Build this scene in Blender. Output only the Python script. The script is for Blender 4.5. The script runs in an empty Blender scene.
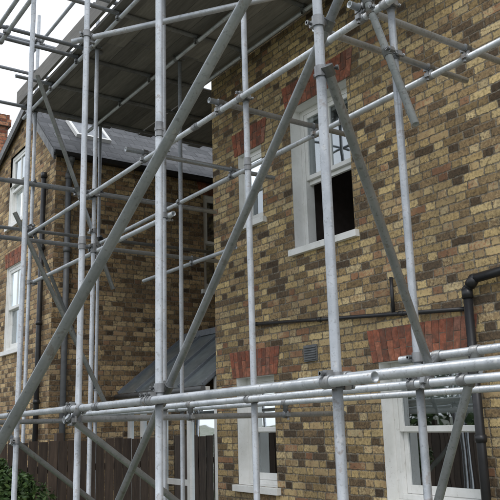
import bpy, bmesh, math, random
from mathutils import Vector, Matrix
random.seed(7)
sc=bpy.context.scene
H=1.6
# ---------------------------------------------------------------- helpers
def link(o,parent=None):
    sc.collection.objects.link(o)
    if parent: o.parent=parent
    return o
def empty(name):
    e=bpy.data.objects.new(name,None); e.empty_display_size=0.2
    return link(e)
def mesh_obj(name,bm,mat,parent=None,smooth=False,bevel=0):
    me=bpy.data.meshes.new(name); bmesh.ops.recalc_face_normals(bm,faces=bm.faces) if len(bm.faces) and smooth!='keep' else None
    bm.to_mesh(me); bm.free()
    mats=mat if isinstance(mat,(list,tuple)) else [mat]
    for m in mats: me.materials.append(m)
    if smooth is True:
        for p in me.polygons: p.use_smooth=True
    o=bpy.data.objects.new(name,me); link(o,parent)
    if bevel:
        b=o.modifiers.new('b','BEVEL'); b.width=bevel; b.segments=2; b.limit_method='ANGLE'
    return o
def box(bm,lo,hi,M=None,mi=0):
    vs=[]
    for z in (lo[2],hi[2]):
        for x,y in ((lo[0],lo[1]),(hi[0],lo[1]),(hi[0],hi[1]),(lo[0],hi[1])):
            v=Vector((x,y,z)); 
            if M: v=M@v
            vs.append(bm.verts.new(v))
    for f in ((0,3,2,1),(4,5,6,7),(0,1,5,4),(1,2,6,5),(2,3,7,6),(3,0,4,7)):
        fc=bm.faces.new([vs[i] for i in f]); fc.material_index=mi
def frame_mat(P,Q):
    P=Vector(P);Q=Vector(Q);d=(Q-P).normalized()
    up=Vector((0,0,1)) if abs(d.z)<.95 else Vector((1,0,0))
    a=d.cross(up).normalized(); b=d.cross(a).normalized()
    return P,Q,d,a,b
def tube(bm,P,Q,r=.02415,n=16,hollow=True,mi=0):
    P,Q,d,a,b=frame_mat(P,Q)
    def ring(c,rr): return [bm.verts.new(c+a*math.cos(2*math.pi*i/n)*rr+b*math.sin(2*math.pi*i/n)*rr) for i in range(n)]
    def bridge(r1,r2,sm=True):
        for i in range(n):
            f=bm.faces.new((r1[i],r1[(i+1)%n],r2[(i+1)%n],r2[i])); f.smooth=sm; f.material_index=mi
    o1=ring(P,r);o2=ring(Q,r);bridge(o1,o2)
    if hollow:
        for c,o,s in ((P,o1,1),(Q,o2,-1)):
            i1=ring(c,r*.84); i2=ring(c+d*s*.12,r*.84)
            bridge(o,i1,False);bridge(i1,i2)
            bm.faces.new(i2)
    else:
        bm.faces.new(o1);bm.faces.new(o2)
# ---------------------------------------------------------------- node helpers
class NT:
    def __init__(s,name):
        s.m=bpy.data.materials.new(name); s.m.use_nodes=True; s.t=s.m.node_tree; s.t.nodes.clear()
        s.out=s.t.nodes.new('ShaderNodeOutputMaterial')
    def n(s,typ,**k):
        nd=s.t.nodes.new(typ)
        for a,v in k.items(): setattr(nd,a,v)
        return nd
    def put(s,sock,v):
        if v is None: return
        if isinstance(v,bpy.types.NodeSocket): s.t.links.new(v,sock)
        else: sock.default_value=v
    def math(s,op,a,b=None,c=None,clamp=False):
        nd=s.n('ShaderNodeMath',operation=op,use_clamp=clamp)
        s.put(nd.inputs[0],a);s.put(nd.inputs[1],b);s.put(nd.inputs[2],c)
        return nd.outputs[0]
    def noise(s,vec,scale,detail=3,rough=.55):
        nd=s.n('ShaderNodeTexNoise'); s.put(nd.inputs['Vector'],vec); nd.inputs['Scale'].default_value=scale
        nd.inputs['Detail'].default_value=detail; nd.inputs['Roughness'].default_value=rough
        return nd.outputs['Fac']
    def ramp(s,fac,stops,interp='LINEAR'):
        nd=s.n('ShaderNodeValToRGB'); nd.color_ramp.interpolation=interp
        el=nd.color_ramp.elements
        while len(el)<len(stops): el.new(.5)
        for e,(p,c) in zip(el,stops): e.position=p; e.color=(*c,1) if len(c)==3 else c
        s.put(nd.inputs[0],fac); return nd.outputs[0]
    def mix(s,f,a,b,mode='MIX'):
        nd=s.n('ShaderNodeMix',data_type='RGBA',blend_type=mode)
        s.put(nd.inputs[0],f)
        for i,v in ((6,a),(7,b)):
            if isinstance(v,tuple) and len(v)==3: v=(*v,1)
            s.put(nd.inputs[i],v)
        return nd.outputs[2]
    def mapr(s,v,a,b,c,d):
        nd=s.n('ShaderNodeMapRange'); 
        for i,x in enumerate((v,a,b,c,d)): s.put(nd.inputs[i],x)
        return nd.outputs[0]
    def bump(s,h,strength=.5,dist=.01):
        nd=s.n('ShaderNodeBump'); nd.inputs['Strength'].default_value=strength; nd.inputs['Distance'].default_value=dist
        s.put(nd.inputs['Height'],h); return nd.outputs[0]
    def bsdf(s,col,rough=.8,metal=0,normal=None,spec=None):
        nd=s.n('ShaderNodeBsdfPrincipled')
        if isinstance(col,tuple) and len(col)==3: col=(*col,1)
        s.put(nd.inputs['Base Color'],col); s.put(nd.inputs['Roughness'],rough); s.put(nd.inputs['Metallic'],metal)
        if normal is not None: s.put(nd.inputs['Normal'],normal)
        if spec is not None: s.put(nd.inputs['Specular IOR Level'],spec)
        s.t.links.new(nd.outputs[0],s.out.inputs[0]); return nd
    def pos(s): return s.n('ShaderNodeNewGeometry').outputs['Position']

def brick_mat(name,palette,mortar,soot=.35,wl=.0):
    m=NT(name); geo=m.n('ShaderNodeNewGeometry')
    sp=m.n('ShaderNodeSeparateXYZ'); m.put(sp.inputs[0],geo.outputs['Position'])
    sn=m.n('ShaderNodeSeparateXYZ'); m.put(sn.inputs[0],geo.outputs['True Normal'])
    isx=m.math('GREATER_THAN',m.math('ABSOLUTE',sn.outputs[1]),.6)
    u=m.math('ADD',m.math('MULTIPLY',sp.outputs[0],isx),m.math('MULTIPLY',sp.outputs[1],m.math('SUBTRACT',1.0,isx)))
    u=m.math('ADD',u,20.0)
    n1=m.noise(geo.outputs['Position'],8,1)
    n1c=m.math('SUBTRACT',n1,.5)
    u=m.math('ADD',u,m.math('MULTIPLY',n1c,.018))
    v=m.math('ADD',sp.outputs[2],m.math('MULTIPLY',n1c,.014))
    vr=m.math('DIVIDE',v,.075); row=m.math('FLOOR',vr); fz=m.math('FRACT',vr)
    wn0=m.n('ShaderNodeTexWhiteNoise',noise_dimensions='1D'); m.put(wn0.inputs['W'],row)
    sh=m.math('ADD',m.math('FRACT',m.math('MULTIPLY',row,.5)),m.math('MULTIPLY',wn0.outputs[0],.22))
    tr=m.math('ADD',m.math('DIVIDE',u,.3375),sh)
    cell=m.math('FLOOR',tr); t=m.math('FRACT',tr); hd=m.math('GREATER_THAN',t,.6667)
    d1=m.math('MULTIPLY',m.math('MINIMUM',m.math('MINIMUM',t,m.math('SUBTRACT',1.0,t)),m.math('ABSOLUTE',m.math('SUBTRACT',t,.6667))),.3375)
    dz=m.math('MULTIPLY',m.math('MINIMUM',fz,m.math('SUBTRACT',1.0,fz)),.075)
    d=m.math('SMOOTH_MIN',d1,dz,.006)
    fine=m.noise(geo.outputs['Position'],38,3,.7)
    finec=m.math('SUBTRACT',fine,.5)
    d=m.math('ADD',d,m.math('MULTIPLY',finec,.028))
    mask=m.mapr(d,.0015,.0105,0.0,1.0)
    cv=m.n('ShaderNodeCombineXYZ'); m.put(cv.inputs[0],m.math('ADD',m.math('MULTIPLY',cell,2),hd)); m.put(cv.inputs[1],row)
    wn=m.n('ShaderNodeTexWhiteNoise',noise_dimensions='3D'); m.put(wn.inputs['Vector'],cv.outputs[0])
    patch=m.noise(geo.outputs['Position'],1.0,4,.65)
    idv=m.math('ADD',wn.outputs[0],m.math('MULTIPLY',m.math('SUBTRACT',patch,.5),.5),clamp=True)
    idv=m.math('ADD',idv,m.math('MULTIPLY',finec,.30),clamp=True)
    col=m.ramp(idv,palette)
    # independent per-brick tone
    sc_=m.n('ShaderNodeSeparateColor'); m.put(sc_.inputs[0],wn.outputs['Color'])
    col=m.mix(1.0,col,m.ramp(sc_.outputs[1],[(0,(.72,.70,.68)),(.5,(1,1,1)),(1,(1.18,1.16,1.10))]),'MULTIPLY')
    col=m.mix(1.0,col,m.ramp(fine,[(.28,(.62,.60,.57)),(.48,(1,1,1)),(.72,(1.32,1.29,1.22))]),'MULTIPLY')
    blot=m.noise(geo.outputs['Position'],24,3,.65)
    col=m.mix(m.mapr(blot,.55,.68,0.0,.7),col,(.075,.062,.048))
    mcol=m.mix(m.mapr(blot,.36,.58,0.0,1.0),mortar,tuple(c*.48 for c in mortar))
    col=m.mix(mask,mcol,col)
    col=m.mix(m.mapr(patch,.45,.75,0.0,soot),col,(.06,.052,.043))
    hgt=m.math('ADD',mask,m.math('MULTIPLY',fine,.5))
    m.bsdf(col,.92,normal=m.bump(hgt,.75,.010),spec=.15)
    return m.m
stock=[(0,(.095,.072,.052)),(.12,(.14,.10,.065)),(.24,(.26,.185,.105)),(.4,(.38,.28,.145)),(.55,(.47,.355,.185)),(.68,(.57,.445,.24)),(.78,(.35,.245,.14)),(.88,(.56,.46,.275)),(.95,(.33,.19,.11)),(1,(.28,.15,.09))]
M_brick=brick_mat('stock_brick',stock,(.30,.265,.21),.45)
stock2=[(0,(.09,.065,.045)),(.2,(.23,.155,.09)),(.45,(.36,.25,.14)),(.65,(.44,.32,.18)),(.85,(.53,.40,.235)),(1,(.28,.165,.10))]
M_brick2=brick_mat('neighbour_brick',stock2,(.33,.285,.22),.4)
def simple(name,c,rough=.6,metal=0,var=.25,scale=12,bumps=.15,c2=None):
    m=NT(name); p=m.pos(); n=m.noise(p,scale,3,.6)
    c2=c2 or tuple(x*(1-var) for x in c)
    col=m.ramp(n,[(.3,c2),(.7,c)])
    m.bsdf(col,m.mapr(n,.3,.7,min(1,rough+.1),max(.05,rough-.1)),metal)
    return m.m
def galv(name,c1,c2,rust):
    m=NT(name); p=m.pos(); oi=m.n('ShaderNodeObjectInfo')
    n=m.noise(p,7,4,.65); f=m.noise(p,45,3,.7)
    col=m.ramp(n,[(.3,c1),(.68,c2)])
    col=m.mix(1.0,col,m.ramp(oi.outputs['Random'],[(0,(.8,.8,.8)),(1,(1.12,1.12,1.12))]),'MULTIPLY')
    col=m.mix(m.mapr(f,.56,.68,0.0,.5),col,(.17,.17,.17))
    col=m.mix(m.mapr(m.noise(p,14,3,.7),.60,.68,0.0,rust),col,(.18,.12,.075))
    col=m.mix(m.mapr(m.noise(p,30,1,.5),.69,.73,0.0,.4),col,(.6,.6,.59))
    m.bsdf(col,m.mapr(f,.3,.7,.28,.5),.45); return m.m
M_galv=galv('galvanised_tube',(.38,.41,.44),(.58,.61,.645),.4)
M_coup=galv('coupler_steel',(.16,.165,.17),(.34,.35,.36),.6)
def paint(name):
    m=NT(name); p=m.pos()
    n=m.noise(p,5,4,.6); f=m.noise(p,30,3,.7)
    col=m.ramp(n,[(.3,(.68,.68,.65)),(.6,(.80,.80,.785))])
    col=m.mix(m.mapr(f,.62,.72,0.0,.45),col,(.38,.36,.32))
    m.bsdf(col,.45); return m.m
M_white=paint('white_paint')
M_black=simple('black_iron',(.024,.024,.027),.4,var=.4)
M_grey=simple('grey_pvc',(.13,.135,.14),.5,var=.3)
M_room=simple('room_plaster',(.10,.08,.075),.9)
M_lead=simple('lead',(.2,.22,.25),.25)
M_wired=simple('wired_roof_glass',(.20,.23,.24),.18,var=.45,scale=4)
M_red=NT('red_gauged_brick')
_p=M_red.pos(); _oi=M_red.n('ShaderNodeNewGeometry')
_c=M_red.ramp(_oi.outputs['Random Per Island'],[(0,(.19,.08,.055)),(.4,(.33,.115,.07)),(.75,(.39,.155,.095)),(1,(.30,.15,.11))])
_n=M_red.noise(_p,30,3,.7)
_c=M_red.mix(1.0,_c,M_red.ramp(_n,[(.3,(.6,.58,.58)),(.7,(1.25,1.25,1.25))]),'MULTIPLY')
_c=M_red.mix(M_red.mapr(M_red.noise(_p,9,3,.7),.42,.66,0.0,.7),_c,(.10,.075,.06))
M_red.bsdf(_c,.9,normal=M_red.bump(_n,.5,.005),spec=.2); M_red=M_red.m
M_mort=simple('lintel_mortar',(.22,.185,.15),.95)
def glass(name,tint,refl):
    m=NT(name); tr=m.n('ShaderNodeBsdfTransparent'); tr.inputs[0].default_value=(*tint,1)
    gl=m.n('ShaderNodeBsdfGlossy'); gl.inputs['Roughness'].default_value=.015; gl.inputs[0].default_value=(.90,.96,1,1)
    p=m.pos(); m.put(gl.inputs['Normal'],m.bump(m.noise(p,2.2,1),.10,.02))
    fr=m.n('ShaderNodeFresnel'); fr.inputs[0].default_value=1.5
    fac=m.math('MULTIPLY_ADD',fr.outputs[0],1.5,refl,clamp=True)
    mx=m.n('ShaderNodeMixShader'); m.put(mx.inputs[0],fac); m.t.links.new(tr.outputs[0],mx.inputs[1]); m.t.links.new(gl.outputs[0],mx.inputs[2])
    m.t.links.new(mx.outputs[0],m.out.inputs[0]); return m.m
M_glass=glass('window_glass',(.8,.84,.84),.28)
M_cglass=glass('lean_to_glass',(.45,.5,.5),.05)
def slate():
    m=NT('roof_slate'); p=m.pos(); s=m.n('ShaderNodeSeparateXYZ'); m.put(s.inputs[0],p)
    cv=m.n('ShaderNodeCombineXYZ'); m.put(cv.inputs[0],s.outputs[0]); m.put(cv.inputs[1],s.outputs[1])
    br=m.n('ShaderNodeTexBrick'); m.put(br.inputs['Vector'],cv.outputs[0]); br.inputs['Scale'].default_value=1
    br.inputs['Brick Width'].default_value=.25; br.inputs['Row Height'].default_value=.15; br.inputs['Mortar Size'].default_value=.006
    br.inputs['Color1'].default_value=(.05,.054,.062,1); br.inputs['Color2'].default_value=(.11,.115,.13,1); br.inputs['Mortar'].default_value=(.015,.015,.018,1)
    n=m.noise(p,6,4,.65); col=m.mix(1.0,br.outputs[0],m.ramp(n,[(.3,(.6,.6,.6)),(.7,(1.35,1.33,1.25))]),'MULTIPLY')
    m.bsdf(col,.6,normal=m.bump(br.outputs['Fac'],-.6,.01)); return m.m
M_slate=slate()
def wood(name,c1,c2,axis=1):
    m=NT(name); p=m.pos(); mp=m.n('ShaderNodeMapping'); m.put(mp.inputs[0],p)
    sc_=[14,14,14]; sc_[axis]=1.2; mp.inputs['Scale'].default_value=sc_
    g=m.n('ShaderNodeNewGeometry')
    n=m.noise(mp.outputs[0],2,4,.7)
    col=m.ramp(n,[(.3,c1),(.7,c2)])
    col=m.mix(1.0,col,m.ramp(g.outputs['Random Per Island'],[(0,(.65,.65,.65)),(1,(1.2,1.19,1.17))]),'MULTIPLY')
    m.bsdf(col,.85); return m.m
M_board=wood('scaffold_board_wood',(.17,.163,.155),(.30,.288,.27))
M_fence=wood('fence_wood',(.04,.029,.024),(.105,.075,.056),2)
# ground
m=NT('ground_paving'); p=m.pos()
gmix=m.mapr(m.noise(p,.5,3),.45,.55,0.0,1.0)
m.bsdf(m.mix(gmix,m.ramp(m.noise(p,6,4),[(.3,(.20,.185,.16)),(.7,(.34,.32,.28))]),m.ramp(m.noise(p,9,4),[(.3,(.05,.07,.025)),(.7,(.10,.13,.05))])),.95)
M_ground=m.m
bm=bmesh.new(); vs=[bm.verts.new(c) for c in ((-300,-300,0),(300,-300,0),(300,300,0),(-300,300,0))]; bm.faces.new(vs)
mesh_obj('ground',bm,M_ground)
# ---------------------------------------------------------------- wall with openings
def frameM(origin,u,w):
    u=Vector(u);w=Vector(w);v=Vector((0,0,1))
    return Matrix(((u.x,v.x,w.x,origin[0]),(u.y,v.y,w.y,origin[1]),(u.z,v.z,w.z,origin[2]),(0,0,0,1)))
def wall(name,M,W,Ht,ops,mat,parent,depth=.22,top=None):
    """local: x right, y up, z outward. ops=(x0,y0,x1,y1)"""
    xs=sorted({0,W,*[o[0] for o in ops],*[o[2] for o in ops]}); ys=sorted({0,Ht,*[o[1] for o in ops],*[o[3] for o in ops]})
    bm=bmesh.new(); grid={}
    def V(x,y,z=0):
        k=(round(x,4),round(y,4),z)
        if k not in grid: grid[k]=bm.verts.new(M@Vector((x,y,z)))
        return grid[k]
    for i in range(len(xs)-1):
        for j in range(len(ys)-1):
            cx=(xs[i]+xs[i+1])/2;cy=(ys[j]+ys[j+1])/2
            if any(o[0]<cx<o[2] and o[1]<cy<o[3] for o in ops): continue
            bm.faces.new((V(xs[i],ys[j]),V(xs[i+1],ys[j]),V(xs[i+1],ys[j+1]),V(xs[i],ys[j+1])))
    o=mesh_obj(name,bm,mat,parent,smooth='keep')
    bm=bmesh.new()
    for (x0,y0,x1,y1) in ops:
        t=.004
        box(bm,(x0-t,y0,-depth),(x0,y1,-.002),M); box(bm,(x1,y0,-depth),(x1+t,y1,-.002),M)
        box(bm,(x0,y1,-depth),(x1,y1+t,-.002),M); box(bm,(x0,y0-t,-depth),(x1,y0,-.002),M)
    if ops: mesh_obj(name+'_reveals',bm,M_white,parent)
    return o
def lintel(M,x0,x1,y,h,parent,splay=.10,name='brick_arch'):
    bm=bmesh.new(); W=x1-x0; n=max(4,int(round((W+.16)/.078)))
    base0=x0-.07;base1=x1+.07;top0=base0-splay*.6;top1=base1+splay*.6
    z=.004
    vs=[Vector((base0,y,z)),Vector((base1,y,z)),Vector((top1,y+h,z)),Vector((top0,y+h,z))]
    f=bm.faces.new([bm.verts.new(M@v) for v in vs]); f.material_index=1
    for i in range(n):
        a=i/n;b=(i+1)/n;g=.004
        for (s0,s1) in (((0,.62),(.62,1)) if i%2 else ((0,.36),(.36,1))):
            def pt(t,s,dx): 
                return (base0+(base1-base0)*t)*(1-s)+(top0+(top1-top0)*t)*s+dx
            ss0=s0+.012;ss1=s1-.012; zz=.008+random.uniform(-.002,.003)
            j=lambda:random.uniform(-.002,.002)
            q=[(pt(a,ss0,g)+j(),y+h*ss0+j()),(pt(b,ss0,-g)+j(),y+h*ss0+j()),(pt(b,ss1,-g)+j(),y+h*ss1+j()),(pt(a,ss1,g)+j(),y+h*ss1+j())]
            fr=[bm.verts.new(M@Vector((x,yy,zz))) for x,yy in q]; bk=[bm.verts.new(M@Vector((x,yy,-.01))) for x,yy in q]
            bm.faces.new(fr)
            for k in range(4): bm.faces.new((fr[k],fr[(k+1)%4],bk[(k+1)%4],bk[k]))
    mesh_obj(name,bm,[M_red,M_mort],parent)
M_blind=simple('blind_fabric',(.50,.52,.50),.9,var=.12)
def sash(M,x0,y0,x1,y1,parent,depth=.20,mode='closed',curtain=False,name='sash_window',bar=True,sillx=.06,mid=None):
    W=x1-x0;Hh=y1-y0; bm=bmesh.new(); z=-depth
    fw=.055
    box(bm,(x0,y0,z-.07),(x0+fw,y1,z+.05),M); box(bm,(x1-fw,y0,z-.07),(x1,y1,z+.05),M)
    box(bm,(x0+fw,y1-fw,z-.07),(x1-fw,y1,z+.05),M); box(bm,(x0+fw,y0,z-.07),(x1-fw,y0+.045,z+.06),M)
    box(bm,(x0-sillx,y0-.075,z+.045),(x1+sillx,y0-.004,.055),M)
    my=mid if mid else y0+Hh*.5
    def sashframe(ya,yb,zc,bt=.05,bb=.05):
        a=x0+fw+.002;b=x1-fw-.002;s=.048
        box(bm,(a,ya,zc-.02),(a+s,yb,zc+.02),M);box(bm,(b-s,ya,zc-.02),(b,yb,zc+.02),M)
        box(bm,(a+s,yb-bt,zc-.019),(b-s,yb,zc+.019),M);box(bm,(a+s,ya,zc-.019),(b-s,ya+bb,zc+.019),M)
        if bar: box(bm,((a+b)/2-.011,ya+bb,zc-.015),((a+b)/2+.011,yb-bt,zc+.015),M)
        return (a+s,ya+bb,b-s,yb-bt)
    panes=[]
    panes.append((sashframe(my-.02,y1-fw,z+.022),z+.022))
    if mode=='closed': panes.append((sashframe(y0+.047,my+.02,z-.022,bb=.075),z-.022))
    else: panes.append((sashframe(y0+.047+(my-y0)*.86,my+.02+(my-y0)*.86,z-.022,bb=.06),z-.022))
    mesh_obj(name+'_frame',bm,M_white,parent,bevel=.004)
    bm=bmesh.new()
    for (a,b,c,d),zc in panes:
        bm.faces.new([bm.verts.new(M@Vector(q)) for q in ((a,b,zc),(c,b,zc),(c,d,zc),(a,d,zc))])
    mesh_obj(name+'_glass',bm,M_glass,parent)
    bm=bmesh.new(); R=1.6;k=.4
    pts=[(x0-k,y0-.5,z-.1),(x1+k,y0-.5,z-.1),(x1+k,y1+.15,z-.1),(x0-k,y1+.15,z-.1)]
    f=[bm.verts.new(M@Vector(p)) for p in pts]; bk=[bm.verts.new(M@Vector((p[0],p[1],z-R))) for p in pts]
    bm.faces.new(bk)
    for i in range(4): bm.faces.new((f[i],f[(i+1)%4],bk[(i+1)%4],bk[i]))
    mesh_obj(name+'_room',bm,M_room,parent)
    if curtain:
        bm=bmesh.new(); box(bm,(x0+.03,my+.14,z-.095),(x1-.03,y1-.04,z-.09),M); tube(bm,M@Vector((x0+.03,my+.14,z-.092)),M@Vector((x1-.03,my+.14,z-.092)),.012,8,False)
        mesh_obj(name+'_blind',bm,M_blind,parent)
# ---------------------------------------------------------------- MAIN HOUSE (wall at X=5, Y -3..8)
house=empty('brick_house')
D=5.0; Y1=8.0; Y0=-3.0; TOP=7.0
MR=frameM((D,Y1,0),(0,-1,0),(-1,0,0))
def L(y): return Y1-y
wins=[
 (6.33,5.36,3.42,5.05,'open',False), (7.40,6.90,3.93,4.83,'closed',False),
 (7.55,6.80,.90,2.10,'closed',False),(5.15,4.10,.88,2.10,'closed',True),(2.4,1.4,3.42,5.05,'closed',True),(2.4,1.4,.88,2.1,'closed',True)]
ops=[(L(a),z0,L(b),z1) for a,b,z0,z1,_,_ in wins]
wall('front_wall',MR,Y1-Y0,TOP,ops,M_brick,house)
for (a,b,z0,z1,mode,cur) in wins:
    small=z1-z0<1.0
    sash(MR,L(a),z0,L(b),z1,house,mode=mode,curtain=cur,bar=(not small) and z0>3,depth=.20 if not small else .12)
    lintel(MR,L(a),L(b),z1,.31,house)
M2=frameM((12,Y1,0),(-1,0,0),(0,1,0)); wall('end_wall',M2,7,TOP,[],M_brick,house)
M3=frameM((D,Y0,0),(1,0,0),(0,-1,0)); wall('side_wall',M3,7,TOP,[],M_brick,house)
bm=bmesh.new()
pr=[(4.72,TOP-.12),(4.72,TOP+.02),(8.5,TOP+2.6),(12.3,TOP+.02),(12.3,TOP-.12)]
a=[bm.verts.new((x,Y0-.2,z)) for x,z in pr]; b=[bm.verts.new((x,Y1+.15,z)) for x,z in pr]
bm.faces.new(a);bm.faces.new(b)
for i in range(5): bm.faces.new((a[i],b[i],b[(i+1)%5],a[(i+1)%5]))
mesh_obj('roof',bm,M_slate,house)
def pipe(name,pts,r,mat,parent,brackets=True):
    bm=bmesh.new()
    for P,Q in zip(pts[:-1],pts[1:]):
        tube(bm,P,Q,r,14,False)
        d=(Vector(Q)-Vector(P)); Ln=d.length; d.normalize()
        if brackets:
            tube(bm,Vector(P)-d*.01,Vector(P)+d*.07,r*1.22,14,False)
            k=1.15
            while k<Ln-.3:
                tube(bm,Vector(P)+d*k,Vector(P)+d*(k+.06),r*1.25,14,False); k+=1.15
    for P in pts[1:-1]:
        bmesh.ops.create_uvsphere(bm,u_segments=14,v_segments=8,radius=r*1.15,matrix=Matrix.Translation(P))
    mesh_obj(name,bm,mat,parent)
pipe('waste_pipe',[(4.96,7.10,2.69),(4.96,4.02,2.45)],.019,M_black,house)
pipe('soil_pipe',[(4.93,3.3,2.72),(4.93,3.92,2.68),(4.93,4.0,2.60),(4.93,4.0,0)],.038,M_black,house)
pipe('vent_stub',[(4.965,4.88,2.52),(4.965,4.88,2.86)],.017,M_black,house,False)
bm=bmesh.new()
box(bm,(4.985,6.02,2.19),(4.997,6.24,2.36))
for i in range(6): box(bm,(4.972,6.035,2.205+i*.025),(4.985,6.225,2.215+i*.025))
mesh_obj('air_vent',bm,M_grey,house)
# ---------------------------------------------------------------- NEIGHBOUR WING
nb=empty('brick_house')
XP=3.82;YP=10.6;EV=5.74
MP=frameM((XP,YP,0),(1,0,0),(0,-1,0))
wall('rear_wall',MP,5,EV,[(2.60,3.76,3.4,5.40)],M_brick2,nb)
sash(MP,2.60,3.76,3.4,5.40,nb,depth=.09); lintel(MP,2.60,3.4,5.40,.22,nb)
ML=frameM((XP,14.2,0),(0,-1,0),(-1,0,0))
wl=[(12.9,12.0,5.02,6.3),(12.85,11.95,2.85,4.28)]
wall('side_wall',ML,3.6,EV,[(14.2-a,z0,14.2-b,min(z1,EV)) for a,b,z0,z1 in wl],M_brick2,nb,depth=.1)
RY,RZ=11.95,6.98; BZ=6.1
bm=bmesh.new()
def poly(bm,pts,x=XP):
    bm.faces.new([bm.verts.new((x,y,z)) for y,z in pts])
def rz(y): return RZ+(BZ-RZ)*(y-RY)/(14.2-RY)
poly(bm,[(10.6,EV),(12.0,EV),(12.0,rz(12.0)),(RY,RZ)])
poly(bm,[(12.9,EV),(14.2,EV),(14.2,BZ),(12.9,rz(12.9))])
poly(bm,[(12.0,6.3),(12.9,6.3),(12.9,rz(12.9)),(12.0,rz(12.0))])
mesh_obj('gable_wall',bm,M_brick2,nb,smooth='keep')
for a,b,z0,z1 in wl:
    sash(ML,14.2-a,z0,14.2-b,z1,nb,depth=.08)
lintel(ML,14.2-12.85,14.2-11.95,4.28,.26,nb)
bm=bmesh.new()
def slab(bm,y0,z0,y1,z1,x0,x1,t=.07):
    vs=[(x0,y0,z0),(x1,y0,z0),(x1,y1,z1),(x0,y1,z1)]
    lo=[bm.verts.new(v) for v in vs]; hi=[bm.verts.new((v[0],v[1],v[2]+t)) for v in vs]
    bm.faces.new(lo);bm.faces.new(hi)
    for i in range(4): bm.faces.new((lo[i],lo[(i+1)%4],hi[(i+1)%4],hi[i]))
sl=(RZ-EV)/(RY-YP)
slab(bm,YP-.18,EV-.16*sl+.02,RY,RZ+.02,XP-.09,9,.05); slab(bm,RY,RZ+.02,14.4,rz(14.4)+.02,XP-.09,9,.05)
mesh_obj('roof',bm,M_slate,nb)
bm=bmesh.new(); tube(bm,(XP-.1,RY,RZ+.07),(9,RY,RZ+.07),.06,12,False)
mesh_obj('ridge_tiles',bm,M_lead,nb)
bm=bmesh.new()
ang=math.atan(sl); Mrl=Matrix.Translation((4.56,11.2,EV+.6*sl+.07))@Matrix.Rotation(ang,4,'X')
for lo,hi in (((-.30,-.34,0),(-.25,.34,.07)),((.25,-.34,0),(.30,.34,.07)),((-.25,-.34,0),(.25,-.29,.07)),((-.25,.29,0),(.25,.34,.07))): box(bm,lo,hi,Mrl)
mesh_obj('rooflight_frame',bm,M_white,nb)
bm=bmesh.new(); box(bm,(-.25,-.29,.03),(.25,.29,.05),Mrl); mesh_obj('rooflight_glass',bm,M_lead,nb)
bm=bmesh.new(); n=8
for (P,Q) in (((XP-.1,YP-.19,EV-.1),(9,YP-.19,EV-.1)),):
    rows=[]
    for c in (P,Q):
        rows.append([bm.verts.new((c[0],c[1]+.06*math.cos(math.pi+math.pi*i/n),c[2]+.06*math.sin(math.pi+math.pi*i/n))) for i in range(n+1)])
    for i in range(n): bm.faces.new((rows[0][i],rows[0][i+1],rows[1][i+1],rows[1][i]))
box(bm,(XP-.05,YP-.12,EV-.12),(9,YP-.003,EV-.03))
mesh_obj('gutter',bm,M_black,nb)
pipe('downpipe',[(XP-.06,10.95,EV-.3),(XP-.06,10.95,0)],.04,M_black,nb)
pipe('downpipe',[(XP+.18,YP-.17,EV-.15),(XP+.18,YP-.07,EV-.4),(XP+.18,YP-.07,0)],.045,M_grey,nb)
bm=bmesh.new()
for (ya,za,yb,zb) in ((10.45,EV-.1,RY,RZ),(RY,RZ,14.4,rz(14.4))):
    vs=[(ya,za-.12),(yb,zb-.12),(yb,zb+.03),(ya,za+.03)]
    f=[bm.verts.new((XP-.10,y,z)) for y,z in vs];b=[bm.verts.new((XP-.06,y,z)) for y,z in vs]
    bm.faces.new(f);bm.faces.new(b)
    for i in range(4): bm.faces.new((f[i],f[(i+1)%4],b[(i+1)%4],b[i]))
mesh_obj('bargeboard',bm,M_grey,nb)
wall('back_wall',frameM((9,14.2,0),(-1,0,0),(0,1,0)),5.18,BZ,[],M_brick2,nb)
wall('far_side_wall',frameM((7.4,Y1,0),(0,1,0),(-1,0,0)),2.6,6.6,[],M_brick,house)
M_chim=brick_mat('chimney_brick',[(0,(.16,.06,.04)),(.5,(.32,.13,.08)),(1,(.40,.2,.12))],(.25,.2,.16),.2)
bm=bmesh.new(); box(bm,(3.55,14.4,0),(4.17,15.2,7.5)); box(bm,(3.50,14.35,7.5),(4.22,15.25,7.65)); box(bm,(3.53,14.38,7.65),(4.19,15.22,7.75))
mesh_obj('chimney_stack',bm,M_chim,nb)
bm=bmesh.new()
for y in (14.6,15.0):
    tube(bm,(3.9,y,7.75),(3.9,y,8.15),.11,16,True)
mesh_obj('chimney_pots',bm,simple('terracotta',(.4,.16,.09),.8),nb)
# ---------------------------------------------------------------- LEAN-TO
con=empty('conservatory')
Xa,Za,Xb,Zb=4.85,2.03,5.95,2.88; ya,yb=8.04,10.55
bm=bmesh.new(); gl=bmesh.new(); bmd=bmesh.new()
def beam(bm,P,Q,w,h):
    P,Q,d,a,b=frame_mat(P,Q)
    vs=[]
    for c in (P,Q): vs.append([bm.verts.new(c+a*sx*w/2+b*sy*h/2) for sx,sy in ((-1,-1),(1,-1),(1,1),(-1,1))])
    bm.faces.new(vs[0]);bm.faces.new(vs[1])
    for i in range(4): bm.faces.new((vs[0][i],vs[0][(i+1)%4],vs[1][(i+1)%4],vs[1][i]))
k=4
for i in range(k+1):
    y=ya+.03+(yb-ya-.06)*i/k; beam(bmd,(Xa,y,Za+.03),(Xb,y,Zb+.03),.03,.05)
beam(bmd,(Xb,ya,Zb+.05),(Xb,yb,Zb+.05),.09,.09); beam(bm,(Xa+.05,ya,Za-.03),(Xa+.05,yb,Za-.03),.06,.07)
xw=5.06
for i,y in enumerate((8.07,8.75,9.45,10.1,10.52)): beam(bm,(xw,y,0),(xw,y,Za+.13),.07,.07)
beam(bm,(xw,8.07,.08),(xw,10.5,.08),.05,.12)
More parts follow.
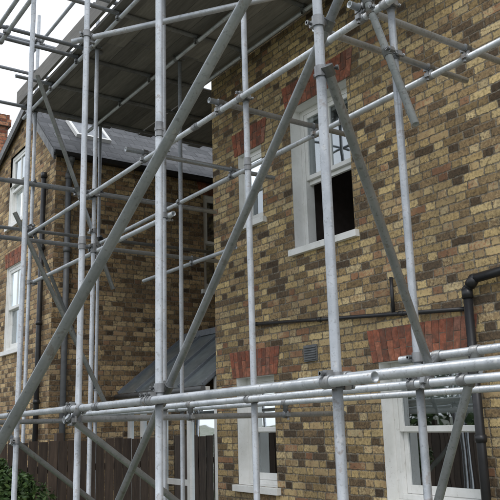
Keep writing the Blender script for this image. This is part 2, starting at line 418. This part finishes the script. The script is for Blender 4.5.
for y0_,y1_ in ((8.75,9.45),(9.45,10.1),(10.1,10.52)): beam(bm,(xw,y0_,.85),(xw,y1_,.85),.05,.07)
beam(bm,(xw,8.1,1.9),(xw,10.5,1.9),.05,.06)
mesh_obj('frame',bm,M_white,con); mesh_obj('roof_bars',bmd,M_lead,con)
rf=bmesh.new(); rf.faces.new([rf.verts.new(v) for v in ((Xa,ya,Za+.02),(Xa,yb,Za+.02),(Xb,yb,Zb+.02),(Xb,ya,Zb+.02))])
mesh_obj('roof_glazing',rf,M_wired,con)
for vs in ([(xw,ya,.1),(xw,yb,.1),(xw,yb,2.0),(xw,ya,2.0)],[(xw,yb-.02,.1),(Xb,yb-.02,.1),(Xb,yb-.02,Zb-.05),(xw,yb-.02,2.1)]):
    gl.faces.new([gl.verts.new(v) for v in vs])
mesh_obj('glazing',gl,M_cglass,con)
bm=bmesh.new(); tube(bm,(Xa-.02,ya,Za-.02),(Xa-.02,yb,Za-.02),.035,10,False); mesh_obj('eaves_gutter',bm,M_grey,con)
bm=bmesh.new(); box(bm,(Xb+.04,ya,0),(Xb+.2,yb,Zb+.06)); mesh_obj('lean_to_back_wall',bm,M_brick2,con)
# ---------------------------------------------------------------- FENCE
fe=empty('wooden_fence')
bm=bmesh.new(); x=-2.0
while x<4.9:
    h=1.43+random.uniform(-.015,.015)
    box(bm,(x,9.3+random.uniform(0,.008),.05),(x+.112,9.318+random.uniform(0,.006),h)); x+=.125
box(bm,(-2,9.33,.4),(4.9,9.38,.48)); box(bm,(-2,9.33,1.05),(4.9,9.38,1.13))
for x in (-1.9,-.1,1.7,3.5): box(bm,(x,9.385,0),(x+.09,9.475,1.52))
mesh_obj('palings',bm,M_fence,fe)
# ---------------------------------------------------------------- SHRUB / HEDGE
M_leaf=NT('leaf'); g_=M_leaf.n('ShaderNodeNewGeometry')
M_leaf.bsdf(M_leaf.ramp(g_.outputs['Random Per Island'],[(0,(.02,.045,.012)),(.5,(.05,.10,.025)),(1,(.10,.16,.045))]),.6); M_leaf=M_leaf.m
M_bark=simple('bark',(.08,.06,.04),.9)
def shrub(name,blobs,n,s=.05):
    e=empty(name); bm=bmesh.new()
    for i in range(n):
        c,r=random.choice(blobs); d=Vector((random.gauss(0,1),random.gauss(0,1),random.gauss(0,1))).normalized()
        p=Vector(c)+d*r*(random.random()**.45)
        if p.z<.05: continue
        a=Vector((random.gauss(0,1),random.gauss(0,1),random.gauss(0,.6))).normalized(); b=a.cross(Vector((random.gauss(0,1),random.gauss(0,1),random.gauss(0,1)))).normalized()
        l=s*random.uniform(.6,1.3)
        bm.faces.new([bm.verts.new(q) for q in (p-a*l,p+b*l*.4,p+a*l,p-b*l*.4)])
    mesh_obj('foliage',bm,M_leaf,e,smooth='keep')
    bm=bmesh.new()
    for c,r in blobs:
        tube(bm,(c[0]+.1,c[1],0),c,.015,8,False)
    mesh_obj('stems',bm,M_bark,e)
shrub('shrub',[((2.5,8.2,.85),.36),((2.2,8.3,1.0),.32),((2.85,8.4,.72),.32),((1.9,8.2,1.02),.3),((2.45,8.5,1.12),.2),((2.7,8.3,.98),.16)],7500,.035)
hb=[((-11+random.uniform(-.5,.5),y*1.3,random.uniform(.8,3.6)),random.uniform(.8,1.3)) for y in range(-5,22) for _ in (0,1,2)]
shrub('reflection_hedge',hb,16000,.16)  # hedge out of view, added for window reflections and softer light bounce
# ---------------------------------------------------------------- SCAFFOLDING
scf=empty('scaffolding')
T=[]
def S(P,Q,name='tube',r=.02415): T.append((Vector((P[0],P[1],P[2]+H)),Vector((Q[0],Q[1],Q[2]+H)),name,r))
A,B,C=2.2,3.26,4.25
g0=-H+.01
for y in (2.53,4.18,5.47,6.90): S((A,y,g0),(A,y,6.2),'standard')
for y,t in ((3.04,5.7),(4.69,5.8),(6.10,5.9),(7.77,5.9),(9.95,5.9)): S((B,y,g0),(B,y,t),'standard')
for y,t in ((7.53,4.6),(9.95,4.5)): S((C,y,g0),(C,y,t),'standard')
S((1.15,7.9,g0),(1.15,7.9,6.1),'standard')
o=.05
S((A-o,8.1,.10),(A-o,2.24,.16),'ledger'); S((A+o,2.85,.17),(A+o,.6,.19),'ledger')
S((B-o,8.2,.12),(B-o,1.2,.20),'ledger'); S((B+o,3.22,.33),(B+o,1.0,.36),'ledger')
S((C-o,10.2,.14),(C-o,3.0,.17),'ledger')
S((2.12,5.55,.05),(4.9,5.55,.05),'transom')
S((1.0,7.9,.06),(4.9,7.9,.06),'transom')
S((B-o,10.2,2.56),(B-o,2.2,2.56),'ledger'); S((C+.0,10.2,2.56),(C+.0,2.4,2.56),'ledger')
for y in (3.25,3.61,5.0): S((3.1,y,2.63),(4.68,y,2.63),'transom')
for y in (6.4,):  S((3.0,y,2.63),(4.8,y,2.63),'transom')
S((1.0,7.86,2.61),(4.95,7.86,2.61),'transom'); S((1.0,7.84,1.97),(4.95,7.84,1.97),'transom')
S((2.6,9.88,2.62),(6.4,9.88,2.62),'transom'); S((2.9,9.88,3.3),(6.4,9.88,3.3),'transom')
S((4.6,9.2,1.92),(4.6,6.9,1.92),'ledger'); S((B+o,9.9,1.92),(B+o,6.0,1.92),'ledger')
S((2.15,5.66,3.2),(3.3,4.05,3.2),'rail')
Z2=4.40
S((3.2,10.3,Z2),(3.2,2.2,Z2),'ledger'); S((C-o,10.3,Z2),(C-o,3.0,Z2),'ledger'); S((4.85,8.0,Z2),(4.85,2.8,Z2),'ledger')
for y in (4.6,5.8,7.0,8.2,9.1,10.0): S((2.0 if y<9 else 2.7,y,Z2+.05),(4.93 if y<8 else 6.5,y,Z2+.05),'transom')
S((A+o,8.2,Z2),(A+o,3.4,Z2),'ledger')
for z in (5.0,5.5): S((B+o,10.3,z),(B+o,3.6,z),'guard_rail'); S((1.0,10.05,z),(5.0,10.05,z),'guard_rail')
for z in (4.45,5.3): S((A-o,9.5,z),(A-o,3.0,z),'guard_rail'); S((1.0,7.95,z),(3.4,7.95,z),'guard_rail')
S((1.2,9.5,4.5),(1.2,4.6,4.5),'ledger'); S((1.2,9.5,5.4),(1.2,4.6,5.4),'guard_rail'); S((.9,6.98,4.55),(3.4,6.98,4.55),'transom'); S((.9,6.98,5.45),(3.4,6.98,5.45),'transom')
def ext(P,Q,z0=None,z1=None):
    P=Vector(P);Q=Vector(Q);d=Q-P
    if z0 is not None: P2=P+d*((z0-P.z)/d.z)
    else: P2=P
    if z1 is not None: Q2=P+d*((z1-P.z)/d.z)
    else: Q2=Q
    return P2,Q2
P,Q=ext((1.655,2.365,1.74),(1.0,3.3,-.03),3.1,g0); S(P,Q,'raker')
P,Q=ext((A+.06,2.476,1.94),(A+.06,4.86,-.474),2.05,g0); S(P,Q,'brace')
S((A+.02,2.50,1.62),(B-.02,2.93,.26),'brace')
S((B-.06,3.23,2.78),(B-.06,2.86,1.68),'brace')
P,Q=ext((3.26,2.69,.16),(3.19,2.9,-.43),.24,g0); S(P,Q,'brace')
S((2.56,7.8,3.88),(3.52,7.8,1.5),'brace'); S((2.28,7.5,2.16),(3.34,7.5,.17),'brace')
S((2.05,5.3,.07),(3.4,5.3,-.92),'brace'); S((1.9,6.95,.12),(3.3,6.95,-.95),'brace')
S((B,9.95,2.7),(C,9.95,.5),'brace')
for i,(P,Q,nm,r) in enumerate(T):
    bm=bmesh.new(); 
    tube(bm,P,Q,r,18,True)
    mesh_obj(nm,bm,M_galv,scf,smooth='keep')
def closest(P1,Q1,P2,Q2):
    d1=Q1-P1;d2=Q2-P2;r=P1-P2;a=d1.dot(d1);e=d2.dot(d2);f=d2.dot(r);c=d1.dot(r);b=d1.dot(d2);den=a*e-b*b
    if den<1e-3*a*e: return None
    s=min(1,max(0,(b*f-c*e)/den)); t=(b*s+f)/e
    if t<0: t=0;s=min(1,max(0,-c/a))
    elif t>1: t=1;s=min(1,max(0,(b-c)/a))
    return P1+d1*s,P2+d2*t,d1.normalized(),d2.normalized()
bm=bmesh.new(); cnt=0
for i in range(len(T)):
    for j in range(i+1,len(T)):
        r=closest(T[i][0],T[i][1],T[j][0],T[j][1])
        if not r: continue
        p,q,d1,d2=r
        if (p-q).length<.125:
            cnt+=1
            for c,d,oth in ((p,d1,q),(q,d2,p)):
                tube(bm,c-d*.027,c+d*.027,.0315,12,False)
                side=d.cross(oth-c); side=side.normalized() if side.length>1e-4 else d.cross(Vector((0.3,0.5,.8))).normalized()
                Mx=Matrix.Translation(c+side*.038)@side.to_track_quat('Z','Y').to_matrix().to_4x4()
                box(bm,(-.018,-.016,-.01),(.018,.016,.012),Mx)
                n2=(oth-c).normalized() if (oth-c).length>1e-4 else d.orthogonal().normalized()
                tube(bm,c+side*.035-n2*.045,c+side*.035+n2*.03,.007,8,False)
                tube(bm,c+side*.035-n2*.045,c+side*.035-n2*.032,.013,6,False)
            if (p-q).length>.02:
                tube(bm,p,q,.024,10,False)
for (c,d) in (((A,4.18,H+1.9),(0,0,1)),((B,4.69,H+2.0),(0,0,1)),((A,5.47,H+1.4),(0,0,1)),((B-o,5.4,H+2.56),(0,1,0)),((A-o,5.0,H+.13),(0,1,0)),((C,4.6,H+2.56),(0,1,0))):
    c=Vector(c);d=Vector(d); tube(bm,c-d*.05,c+d*.05,.0285,14,False)
    tube(bm,c-d*.010,c+d*.010,.031,14,False)
mesh_obj('couplers',bm,M_coup,scf,smooth='keep')
bm=bmesh.new()
for (P,Q,nm,r) in T:
    if nm=='standard': box(bm,(P.x-.075,P.y-.075,.002),(P.x+.075,P.y+.075,.009))
mesh_obj('base_plates',bm,M_coup,scf)
bm=bmesh.new()
def boards(x0,x1,y0,y1,z):
    n=int(round((x1-x0)/.229)); st=(x1-x0)/n
    for i in range(n):
        x=x0+i*st
        y=y0+random.uniform(0,.25)
        while y<y1:
            ye=min(y+3.9,y1+random.uniform(-.05,.12)); dz=random.uniform(-.004,.004)
            box(bm,(x+.002,y,z+dz),(x+st-.002,ye-.01,z+.038+dz)); y=ye+.005
boards(3.12,4.985,3.6,10.15,H+Z2+.077); boards(5.0,7.3,8.03,10.15,H+Z2+.079)
mesh_obj('scaffold_boards',bm,M_board,scf)
bm=bmesh.new(); box(bm,(3.06,3.9,H+Z2+.12),(3.098,10.2,H+Z2+.34)); box(bm,(3.1,10.17,H+Z2+.12),(6.5,10.205,H+Z2+.34)); mesh_obj('toe_board',bm,M_board,scf)
# ---------------------------------------------------------------- CAMERA
cd=bpy.data.cameras.new('camera'); cam=bpy.data.objects.new('camera',cd); sc.collection.objects.link(cam); sc.camera=cam
cd.sensor_width=36; cd.lens=36*754/500; cd.clip_end=2000; cd.clip_start=.05
az=math.radians(34.8);pt=math.radians(12.8);ro=math.radians(1.6)
F=Vector((math.sin(az),math.cos(az),0));R0=Vector((math.cos(az),-math.sin(az),0));Zv=Vector((0,0,1))
fw=F*math.cos(pt)+Zv*math.sin(pt); U0=-F*math.sin(pt)+Zv*math.cos(pt)
cr=R0*math.cos(ro)-U0*math.sin(ro); cu=R0*math.sin(ro)+U0*math.cos(ro)
cam.matrix_world=Matrix(((cr.x,cu.x,-fw.x,0),(cr.y,cu.y,-fw.y,0),(cr.z,cu.z,-fw.z,H),(0,0,0,1)))
# ---------------------------------------------------------------- LIGHT
w=bpy.data.worlds.new('World'); sc.world=w; w.use_nodes=True; nt=w.node_tree; nt.nodes.clear()
out=nt.nodes.new('ShaderNodeOutputWorld'); bg=nt.nodes.new('ShaderNodeBackground'); sky=nt.nodes.new('ShaderNodeTexSky')
sky.sky_type='NISHITA'; sky.sun_disc=False
el=math.radians(50); saz=math.radians(215)
sky.sun_elevation=el; sky.sun_rotation=saz
tc=nt.nodes.new('ShaderNodeTexCoord'); nz=nt.nodes.new('ShaderNodeTexNoise'); nz.inputs['Scale'].default_value=2.0; nz.inputs['Detail'].default_value=6
rp=nt.nodes.new('ShaderNodeMapRange'); rp.inputs[1].default_value=.4;rp.inputs[2].default_value=.6;rp.inputs[3].default_value=.6;rp.inputs[4].default_value=.95
mx=nt.nodes.new('ShaderNodeMix'); mx.data_type='RGBA'; mx.inputs[7].default_value=(9.0,9.4,9.9,1)
nt.links.new(tc.outputs['Generated'],nz.inputs['Vector']); nt.links.new(nz.outputs['Fac'],rp.inputs[0]); nt.links.new(rp.outputs[0],mx.inputs[0])
nt.links.new(sky.outputs[0],mx.inputs[6]); nt.links.new(mx.outputs[2],bg.inputs[0]); bg.inputs[1].default_value=.15
nt.links.new(bg.outputs[0],out.inputs[0])
sd=bpy.data.lights.new('sun','SUN'); sd.energy=1.0; sd.angle=math.radians(16); sd.color=(1,.96,.9)
so=bpy.data.objects.new('sun',sd); sc.collection.objects.link(so)
dirv=Vector((math.sin(saz)*math.cos(el),math.cos(saz)*math.cos(el),math.sin(el)))
so.rotation_euler=dirv.to_track_quat('Z','Y').to_euler()
sc.view_settings.view_transform='Standard'; sc.view_settings.look='None'; sc.view_settings.exposure=0
